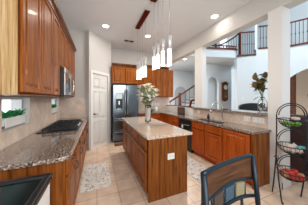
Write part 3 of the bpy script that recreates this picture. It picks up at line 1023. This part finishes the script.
bow = lambda x: 0.002 * (1 - (x / HW) ** 2)
bow2 = lambda x: 0.032 * (1 - (x / HW) ** 2)
band(lambda x: 0.940 + bow2(x), lambda x: 1.072 + bow(x), 0.006, 0.020).build('top_slat', SLATWOOD, ch)
MB().tube([(x, arc_y(x) + 0.012, 1.08 + bow(x)) for x in xs], 0.012, 8).build('top_rail', BLUEM, ch)
MB().tube([(x, arc_y(x) + 0.012, 0.931 + bow2(x)) for x in xs], 0.010, 8).build('middle_rail', BLUEM, ch)
MB().tube([(x, arc_y(x) + 0.0, 0.83 + bow2(x)) for x in xs], 0.010, 8).build('lower_rail', BLUEM, ch)
for k, tm in enumerate((TILEB, TILEA, TILEC)):
    c = (k - 1) * 0.1
    xl = [c - 0.039 + 0.013 * j for j in range(7)]
    band(lambda x: 0.843 + bow2(x), lambda x: 0.918 + bow2(x), 0.0, 0.016, xl).build('tile', tm, ch)['label'] = ('brown square tile', 'slate-blue square tile', 'sand-coloured square tile')[k]
for x in (-0.15, -0.05, 0.05, 0.15):
    MB().tube([(x, arc_y(x) + 0.006, 0.83 + bow2(x)), (x, arc_y(x) + 0.01, 0.93 + bow2(x))], 0.007, 6).build('upright', BLUEM, ch)
for x in (-0.11, 0.11):
    MB().tube([(x * 0.5, 0.13, 0.60), (x * 0.8, arc_y(x) - 0.02, 0.72), (x, arc_y(x) + 0.0, 0.83 + bow2(x))], 0.008, 6).build('spindle', BLUEM, ch)
MB().box(-HW + 0.012, HW - 0.012, -0.25, 0.13, 0.575, 0.605).build('seat_frame', BLUEM, ch)
MB().box(-HW + 0.006, HW - 0.006, -0.27, 0.105, 0.606, 0.655).build('seat', LEATHERB, ch, bevel=0.015)
for s in (-1, 1):
    MB().tube([(s * HW * 0.93, -0.25, 0.22), (s * HW * 0.95, 0.14, 0.22)], 0.008, 6).build('stretcher', BLUEM, ch)

# ------------------------------------------------------------ fruit stand
SA = math.radians(-41)
SP = (2.555, 1.067)
fs_ = thing('fruit_stand', 'black wrought-iron three-tier basket stand before the white column', 'stand', (SP[0], SP[1], 0), SA)
RW = 0.172
BASK = [(0.29, 0.162), (0.655, 0.158), (1.02, 0.15)]
BD = 0.125
BY = -0.015
for s in (-1, 1):
    MB().tube([(s * RW, 0.125, 0.0), (s * RW, 0.08, 0.20), (s * RW, 0.02, 0.55), (s * RW, 0.0, 0.80), (s * RW, 0.0, 1.20)], 0.009, 8).build('rear_post', BLACKM, fs_)
    pts = [(s * RW, -0.155, 0.035), (s * RW, -0.165, 0.014), (s * RW, -0.145, 0.0095), (s * RW, -0.115, 0.08), (s * RW, -0.06, 0.28), (s * RW, 0.0, 0.58)]
    MB().tube(pts, 0.009, 8).build('front_leg', BLACKM, fs_)
    pts = [(s * (RW + 0.032 * (1 - k / 14.0) * math.cos(k * 0.55)), -0.005, 0.58 + 0.035 * (1 - k / 14.0) * math.sin(k * 0.55)) for k in range(12)]
    MB().tube(pts, 0.0045, 6).build('scroll', BLACKM, fs_)
for rr in (RW, RW - 0.026):
    MB().tube([(rr * math.cos(PI * k / 20), 0.0, 1.20 + rr * 1.0 * math.sin(PI * k / 20)) for k in range(21)], 0.007, 8).build('top_arch', BLACKM, fs_)
for zc in (0.47, 0.84):
    for rr in (RW, RW - 0.024):
        MB().tube([(rr * math.cos(PI * k / 20), -0.002, zc + rr * 1.0 * math.sin(PI * k / 20)) for k in range(21)], 0.006, 8).build('tier_arch', BLACKM, fs_)
for z, R in BASK:
    MB().tube([(R * math.cos(2 * PI * k / 28), BY + R * math.sin(2 * PI * k / 28), z + BD) for k in range(28)], 0.007, 6, True).build('basket_rim', BLACKM, fs_)
    wv = MB()
    for j in range(12):
        a = PI * j / 12
        wv.tube([(R * math.cos(a) * math.cos(PI * k / 12), BY + R * math.sin(a) * math.cos(PI * k / 12), z + BD - BD * math.sin(PI * k / 12)) for k in range(13)], 0.003, 5)
    for q in (0.35, 0.7, 0.9):
        wv.tube([(R * q * math.cos(2 * PI * k / 20), BY + R * q * math.sin(2 * PI * k / 20), z + BD - BD * math.sqrt(1 - q * q)) for k in range(20)], 0.003, 5, True)
    wv.build('basket', BLACKM, fs_)
    for s in (-1, 1):
        MB().tube([(s * R, BY, z + BD), (s * RW, 0.0, z + BD + 0.012)], 0.006, 6).build('basket_arm', BLACKM, fs_)
ROT = Matrix.Rotation(SA, 4, 'Z')


def stand_pt(x, y, z):
    v = ROT @ Vector((x, y, z))
    return (SP[0] + v.x, SP[1] + v.y, v.z)


def bowl_z(z, R, x, y, r):
    q = min(0.95, math.hypot(x / R, (y - BY) / R))
    return z + BD - BD * math.sqrt(1 - q * q) + r * (1.0 + 0.55 * q) + 0.004


def fruit(name, label, cat, group, m, x, y, z, r, stem=True, sz=0.92):
    o = MB()
    n, mm = 14, 9
    prof = []
    for i in range(mm + 1):
        a = PI * i / mm
        rad = r * math.sin(a) * (1 - 0.08 * math.cos(a)) if name == 'apple' else r * math.sin(a)
        zz = -r * math.cos(a) * sz
        if name == 'apple' and i >= mm - 1:
            zz -= r * 0.12 * (i - mm + 2)
        if name == 'garlic_bulb' and i == mm:
            zz += r * 0.5
        prof.append((max(rad, 1e-4), zz))
    o.lathe(prof, n=n)
    t = thing(name, label, cat, stand_pt(x, y, z), 0, group)
    o.build('flesh' if name != 'garlic_bulb' else 'bulb', m, t)
    if stem:
        MB().tube([(0, 0, r * 0.70), (0.004, 0, r * 0.95), (0.008, 0, r * 1.18)], 0.002, 5).build('stem', STEM, t)
    return t


FR = math.radians(19)   # turn the pile so that left and right read as the camera sees them


def pile(a, r):
    """a: angle from the viewer's right, anticlockwise seen from above"""
    return (r * math.cos(a + FR), BY + r * math.sin(a + FR))


z, R = BASK[0]
ap = [(180, 0.092, APPLEY, 0, 'blushed pale apple at left end of the bottom basket'), (232, 0.092, APPLE, 0, 'red apple at front left of the bottom basket'),
      (284, 0.092, APPLE, 0, 'red apple at front right of the bottom basket'), (336, 0.092, APPLEY, 0, 'blushed pale apple at right end of the bottom basket'),
      (28, 0.092, APPLE, 0, 'red apple at the back right of the bottom basket'), (80, 0.092, APPLE, 0, 'red apple at the very back of the bottom basket'),
      (130, 0.092, APPLE, 0, 'red apple at the back left of the bottom basket'),
      (200, 0.042, APPLE, 0.058, 'red apple on top of the pile, left of the two, bottom basket'), (10, 0.045, APPLE, 0.058, 'red apple on top of the pile, right of the two, bottom basket')]
for a, q, m, dz, lb in ap:
    x, y = pile(math.radians(a), q)
    fruit('apple', lb, 'apple', 'apples in the bottom basket', m, x, y, bowl_z(z, R, x, y, 0.04) + dz, 0.04)
z, R = BASK[1]
gp = [(180, 0.085, 0, 'pale bulb at left end of the middle basket'), (230, 0.085, 0, 'pale bulb at front left of the middle basket'), (282, 0.085, 0, 'pale bulb at front right of the middle basket'),
      (30, 0.085, 0, 'pale bulb at back right of the middle basket'), (80, 0.085, 0, 'pale bulb at the very back of the middle basket'), (130, 0.085, 0, 'pale bulb at back left of the middle basket'),
      (190, 0.035, 0.055, 'pale bulb heaped on top, left of the two, middle basket'), (20, 0.045, 0.055, 'pale bulb heaped on top, right of the two, middle basket')]
for a, q, dz, lb in gp:
    x, y = pile(math.radians(a), q)
    fruit('garlic_bulb', lb, 'bulb', 'pale bulbs in the middle basket', GARLIC, x, y, bowl_z(z, R, x, y, 0.037) + dz, 0.037, False)
pk = MB()
pk.extrude([(-0.035, 0), (0.035, 0), (0.04, 0.012), (0.035, 0.024), (-0.035, 0.024), (-0.04, 0.012)], lambda a, b_, t: (a, t, b_), -0.025, 0.025)
x, y = pile(math.radians(330), 0.09)
tag(pk.build('packet', PACKET, loc=stand_pt(x, y, z + BD - 0.025), rotz=-0.3), 'small teal packet at the right of the middle basket', 'packet')
z, R = BASK[2]
lp = [(215, 0.08, 'green fruit at front left of the top basket'), (270, 0.08, 'green fruit at the front of the top basket'), (160, 0.075, 'green fruit at back left of the top basket'), (320, 0.035, 'green fruit in the middle of the top basket')]
for a, q, lb in lp:
    x, y = pile(math.radians(a), q)
    fruit('lime', lb, 'fruit', 'green fruit in the top basket', LIME, x, y, bowl_z(z, R, x, y, 0.034) + 0.004, 0.034, True)
pk = MB()
pk.extrude([(-0.045, 0), (0.045, 0), (0.055, 0.02), (0.045, 0.04), (-0.045, 0.04), (-0.055, 0.02)], lambda a, b_, t: (a, t, b_), -0.03, 0.03)
x, y = pile(math.radians(15), 0.07)
tag(pk.build('bread_roll', GARLIC, loc=stand_pt(x, y, z + BD - 0.01), rotz=0.9, bevel=0.012), 'pale roll lying at the right of the top basket', 'roll')

# ------------------------------------------------------------ living room furniture
sf = thing('sofa', 'dark brown leather sofa behind the basket stand, its back to the kitchen', 'sofa', (3.75, 1.15, 0))
MB().box(-0.42, 0.42, -0.55, 0.62, 0.06, 0.40).build('base', LEATHER, sf, bevel=0.03)
MB().box(-0.45, -0.20, -0.55, 0.62, 0.41, 1.14).build('backrest', LEATHER, sf, bevel=0.06, seg=4)
for y0, y1 in ((-0.56, -0.36), (0.44, 0.64)):
    MB().box(-0.19, 0.44, y0, y1, 0.41, 0.66).build('armrest', LEATHER, sf, bevel=0.05, seg=4)
for y0, y1 in ((-0.35, 0.035), (0.045, 0.43)):
    MB().box(-0.19, 0.40, y0, y1, 0.41, 0.54).build('seat_cushion', LEATHER, sf, bevel=0.03)
for x in (-0.38, 0.38):
    for y in (-0.5, 0.57):
        MB().box(x - 0.03, x + 0.03, y - 0.03, y + 0.03, 0, 0.06).build('foot', MAHOG, sf)
ac = thing('armchair', 'black high-backed armchair seen above the bar top against the white wall', 'armchair', (4.75, 3.05, 0), math.radians(-40))
MB().box(-0.42, 0.42, -0.40, 0.40, 0.08, 0.45).build('base', LEATHERB, ac, bevel=0.04)
bb = MB()
pr = [(-0.40, 0.46), (0.40, 0.46), (0.40, 1.18)] + [(0.40 * math.cos(PI * k / 12), 1.18 + 0.12 * math.sin(PI * k / 12)) for k in range(1, 12)] + [(-0.40, 1.18)]
bb.extrude(pr, lambda a, b_, t: (a, t, b_), -0.40, -0.18)
bb.build('backrest', LEATHERB, ac, bevel=0.04, seg=3)
for s in (-1, 1):
    MB().box(s * 0.26, s * 0.44, -0.17, 0.42, 0.46, 0.68).build('armrest', LEATHERB, ac, bevel=0.05, seg=3)
MB().box(-0.25, 0.25, -0.17, 0.42, 0.46, 0.56).build('seat_cushion', LEATHERB, ac, bevel=0.03)
for x in (-0.36, 0.36):
    for y in (-0.34, 0.34):
        MB().lathe([(0.02, 0), (0.03, 0.08)], (x, y, 0), 8).build('leg', MAHOG, ac)

# wall clock
wc = thing('wall_clock', 'dark wooden pendulum wall clock on the pale wall right of the niche', 'clock', (6.05, 5.199, 1.31))
MB().box(-0.17, 0.17, -0.10, 0, 0.06, 0.90).build('case', MAHOG, wc, bevel=0.008)
MB().extrude([(-0.20, 0.90), (0.20, 0.90), (0.20, 0.93), (0.09, 0.95), (0.0, 1.0), (-0.09, 0.95), (-0.20, 0.93)], lambda a, b_, t: (a, t, b_), -0.12, 0).build('crest', MAHOG, wc)
MB().extrude([(-0.18, 0.06), (0.18, 0.06), (0.10, 0.02), (0.0, -0.02), (-0.10, 0.02)], lambda a, b_, t: (a, t, b_), -0.10, 0).build('base_bracket', MAHOG, wc)
dial = MB()
dial.extrude([(0.125 * math.cos(2 * PI * k / 28), 0.70 + 0.125 * math.sin(2 * PI * k / 28)) for k in range(28)], lambda a, b_, t: (a, t, b_), -0.108, -0.101)
dl_ = dial.build('dial', FACE, wc)
mk = MB()
for k in range(12):
    a = 2 * PI * k / 12
    x, zz = 0.105 * math.cos(a), 0.70 + 0.105 * math.sin(a)
    mk.box(x - 0.006, x + 0.006, -0.110, -0.1081, zz - 0.006, zz + 0.006)
mk.build('hour_marks', BLACK, dl_)
MB().tube([(0, -0.112, 0.70), (0.05, -0.112, 0.75)], 0.004, 5).tube([(0, -0.112, 0.70), (-0.02, -0.112, 0.78)], 0.003, 5).build('hands', BLACK, dl_)
MB().box(-0.11, 0.11, -0.104, -0.1005, 0.12, 0.52).build('glass_door', mat('clock_glass', (0.16, 0.10, 0.07), 0.1), wc)
MB().tube([(0, -0.108, 0.50), (0, -0.108, 0.26)], 0.004, 6).extrude([(0.05 * math.cos(2 * PI * k / 16), 0.24 + 0.05 * math.sin(2 * PI * k / 16)) for k in range(16)], lambda a, b_, t: (a, t, b_), -0.112, -0.106).build('pendulum', BRASS, wc)

# wall plates far away
def plate_on(p0, p1, a, z, w_, h_, mats, label, name, cat):
    p0, p1 = Vector(p0), Vector(p1)
    d = (p1 - p0).normalized()
    o = MB().box(-w_ / 2, w_ / 2, -0.012, -0.001, -h_ / 2, h_ / 2).build(name, mats, loc=(p0.x + d.x * a, p0.y + d.y * a, z), rotz=math.atan2(d.y, d.x), bevel=0.003)
    return tag(o, label, cat)


plate_on((5.45, 4.05), (6.02, 3.62), 0.22, 1.42, 0.11, 0.11, TRIM, 'pale thermostat plate on the white wall above the armchair', 'thermostat', 'thermostat')
plate_on((7.9, 3.5), (9.0, 1.5), 0.78, 1.58, 0.22, 0.11, BLACKM, 'dark switch plate on the beige hallway wall through the arch', 'light_switch', 'switch')

# dark door standing open in the archway
od = thing('hallway_door', 'dark red-brown wooden door standing open just inside the arch', 'door', (7.13, 3.03, 0), math.radians(5))
MB().box(0, 0.62, 0, 0.04, 0.01, 2.6).build('slab', MAHOG, od)
for z0, z1 in ((0.2, 1.0), (1.15, 2.2)):
    MB().panel(0.06, 0.56, z0, z1, 0.012, 0.03, y=-0.001).build('panel', MAHOG, od)

# ------------------------------------------------------------ upper balcony
EDGE = [(3.5, 4.56), (4.13, 4.39), (4.56, 4.27), (5.0, 4.13), (5.3, 4.06), (5.46, 4.08)]


def rail(name, label, cat, pts, z0, z1, nb, posts=(), trim=True, railr=0.03, zend=None, white=False):
    """railing along pts: floor trim, handrail, nb balusters"""
    base = pts[0]
    t = thing(name, label, cat, (base[0], base[1], z0))
    P = [Vector((x - base[0], y - base[1], 0)) for x, y in pts]
    L = [0]
    for i in range(1, len(P)):
        L.append(L[-1] + (P[i] - P[i - 1]).length)

    def at(s):
        for i in range(1, len(P)):
            if s <= L[i] + 1e-6:
                return P[i - 1].lerp(P[i], (s - L[i - 1]) / (L[i] - L[i - 1]))
        return P[-1]
    H = z1 - z0
    up = lambda p, z: Vector((p.x, p.y, z))
    ss = [L[-1] * k / 24 for k in range(25)]
    if trim:
        m = MB()
        for i in range(len(P) - 1):
            d = (P[i + 1] - P[i]).normalized()
            n = Vector((-d.y, d.x, 0)) * 0.06
            m.prism([tuple((P[i] - n - d * 0.01).xy), tuple((P[i + 1] - n + d * 0.01).xy), tuple((P[i + 1] + n + d * 0.01).xy), tuple((P[i] + n - d * 0.01).xy)], 0.0, 0.06)
        m.build('floor_trim', MAHOG, t)
    hz = H if zend is None else None
    zz = (lambda s: H) if zend is None else (lambda s: H + (zend - H) * (s / L[-1]) ** 1.5)
    MB().tube([up(at(s), zz(s)) for s in ss], railr, 8).build('handrail', MAHOG, t)
    for k in range(nb):
        s = L[-1] * (k + 0.5) / nb
        p = at(s)
        m = MB().tube([up(p, 0.06), up(p, zz(s))], 0.009, 6)
        m.ball(up(p, zz(s) * 0.5), 0.02, 1, 1, 1.6, 8, 6)
        m.build('baluster', BLACKM, t)
    for s in posts:
        p = at(s * L[-1])
        m = MB().box(p.x - 0.035, p.x + 0.035, p.y - 0.035, p.y + 0.035, 0.0, zz(s * L[-1]) + 0.08)
        m.ball((p.x, p.y, zz(s * L[-1]) + 0.11), 0.05, n=10, m=6)
        m.build('newel_post', MAHOG, t)
    return t


rail('balcony_railing', 'curved brown-trimmed low edge of the upstairs landing above the niche', 'railing', EDGE, 3.471, 3.62, 14, trim=True)
rail('stair_railing', 'sweeping dark handrail rising over the curved upstairs landing', 'railing', [(5.0, 4.75), (5.3, 4.72), (5.65, 4.62), (6.0, 4.5), (6.2, 4.45)], 3.471, 3.85, 10, trim=False, zend=1.05, railr=0.035, posts=(0,))
rail('landing_railing', 'short brown railing with square newel between landing and white pier', 'railing', [(5.46, 4.02), (5.75, 3.85), (6.02, 3.66)], 3.201, 4.20, 8, posts=(0.14,))
rail('gallery_railing', 'upstairs gallery railing with iron balusters right of the white pier', 'railing', [(6.12, 3.58), (6.88, 3.01), (7.72, 1.50)], 3.441, 4.38, 26)
struct('column_upstairs', MB().box(5.98, 6.12, 3.64, 3.76, 3.445, 6.0), WALLW)

# staircase in the hall
stc = thing('staircase', 'white staircase with brown handrail rising in the hall beyond the far counter', 'staircase', (3.0, 6.15, 0))
for k in range(11):
    MB().box(0.3 * k, 0.3 * k + 0.3, 0, 1.0, 0, 0.17 * (k + 1) - 0.03).build('riser', WALLW, stc)
    MB().box(0.3 * k - 0.02, 0.3 * k + 0.3, -0.02, 1.0, 0.17 * (k + 1) - 0.029, 0.17 * (k + 1)).build('tread', MAHOG, stc)
    MB().tube([(0.3 * k + 0.15, 0.03, 0.17 * (k + 1)), (0.3 * k + 0.15, 0.03, 0.17 * (k + 1) + 0.93)], 0.010, 6).build('baluster', BLACKM, stc)
MB().tube([(0.0, 0.03, 1.03), (3.3, 0.03, 1.03 + 0.17 * 11)], 0.042, 8).build('handrail', MAHOG, stc)
for x, z in ((0.02, 0.17), (1.02, 0.68)):
    MB().box(x - 0.05, x + 0.05, -0.02, 0.08, z, z + 1.05).build('newel_post', MAHOG, stc)

# arched doorway in the hall wall behind the stairs
dr_ = MB()
N = 14
o_ = [(-0.42, 0), (0.42, 0), (0.42, 1.75)] + [(0.42 * math.cos(PI * k / N), 1.75 + 0.42 * math.sin(PI * k / N)) for k in range(1, N)] + [(-0.42, 1.75)]
dr_.extrude(o_, lambda a, b_, t: (4.72 + a, t, b_ + 0.0), 7.17, 7.199)
wd_ = struct('window_3', dr_, mat('grey_arch_panel', (0.42, 0.46, 0.50), 0.3))
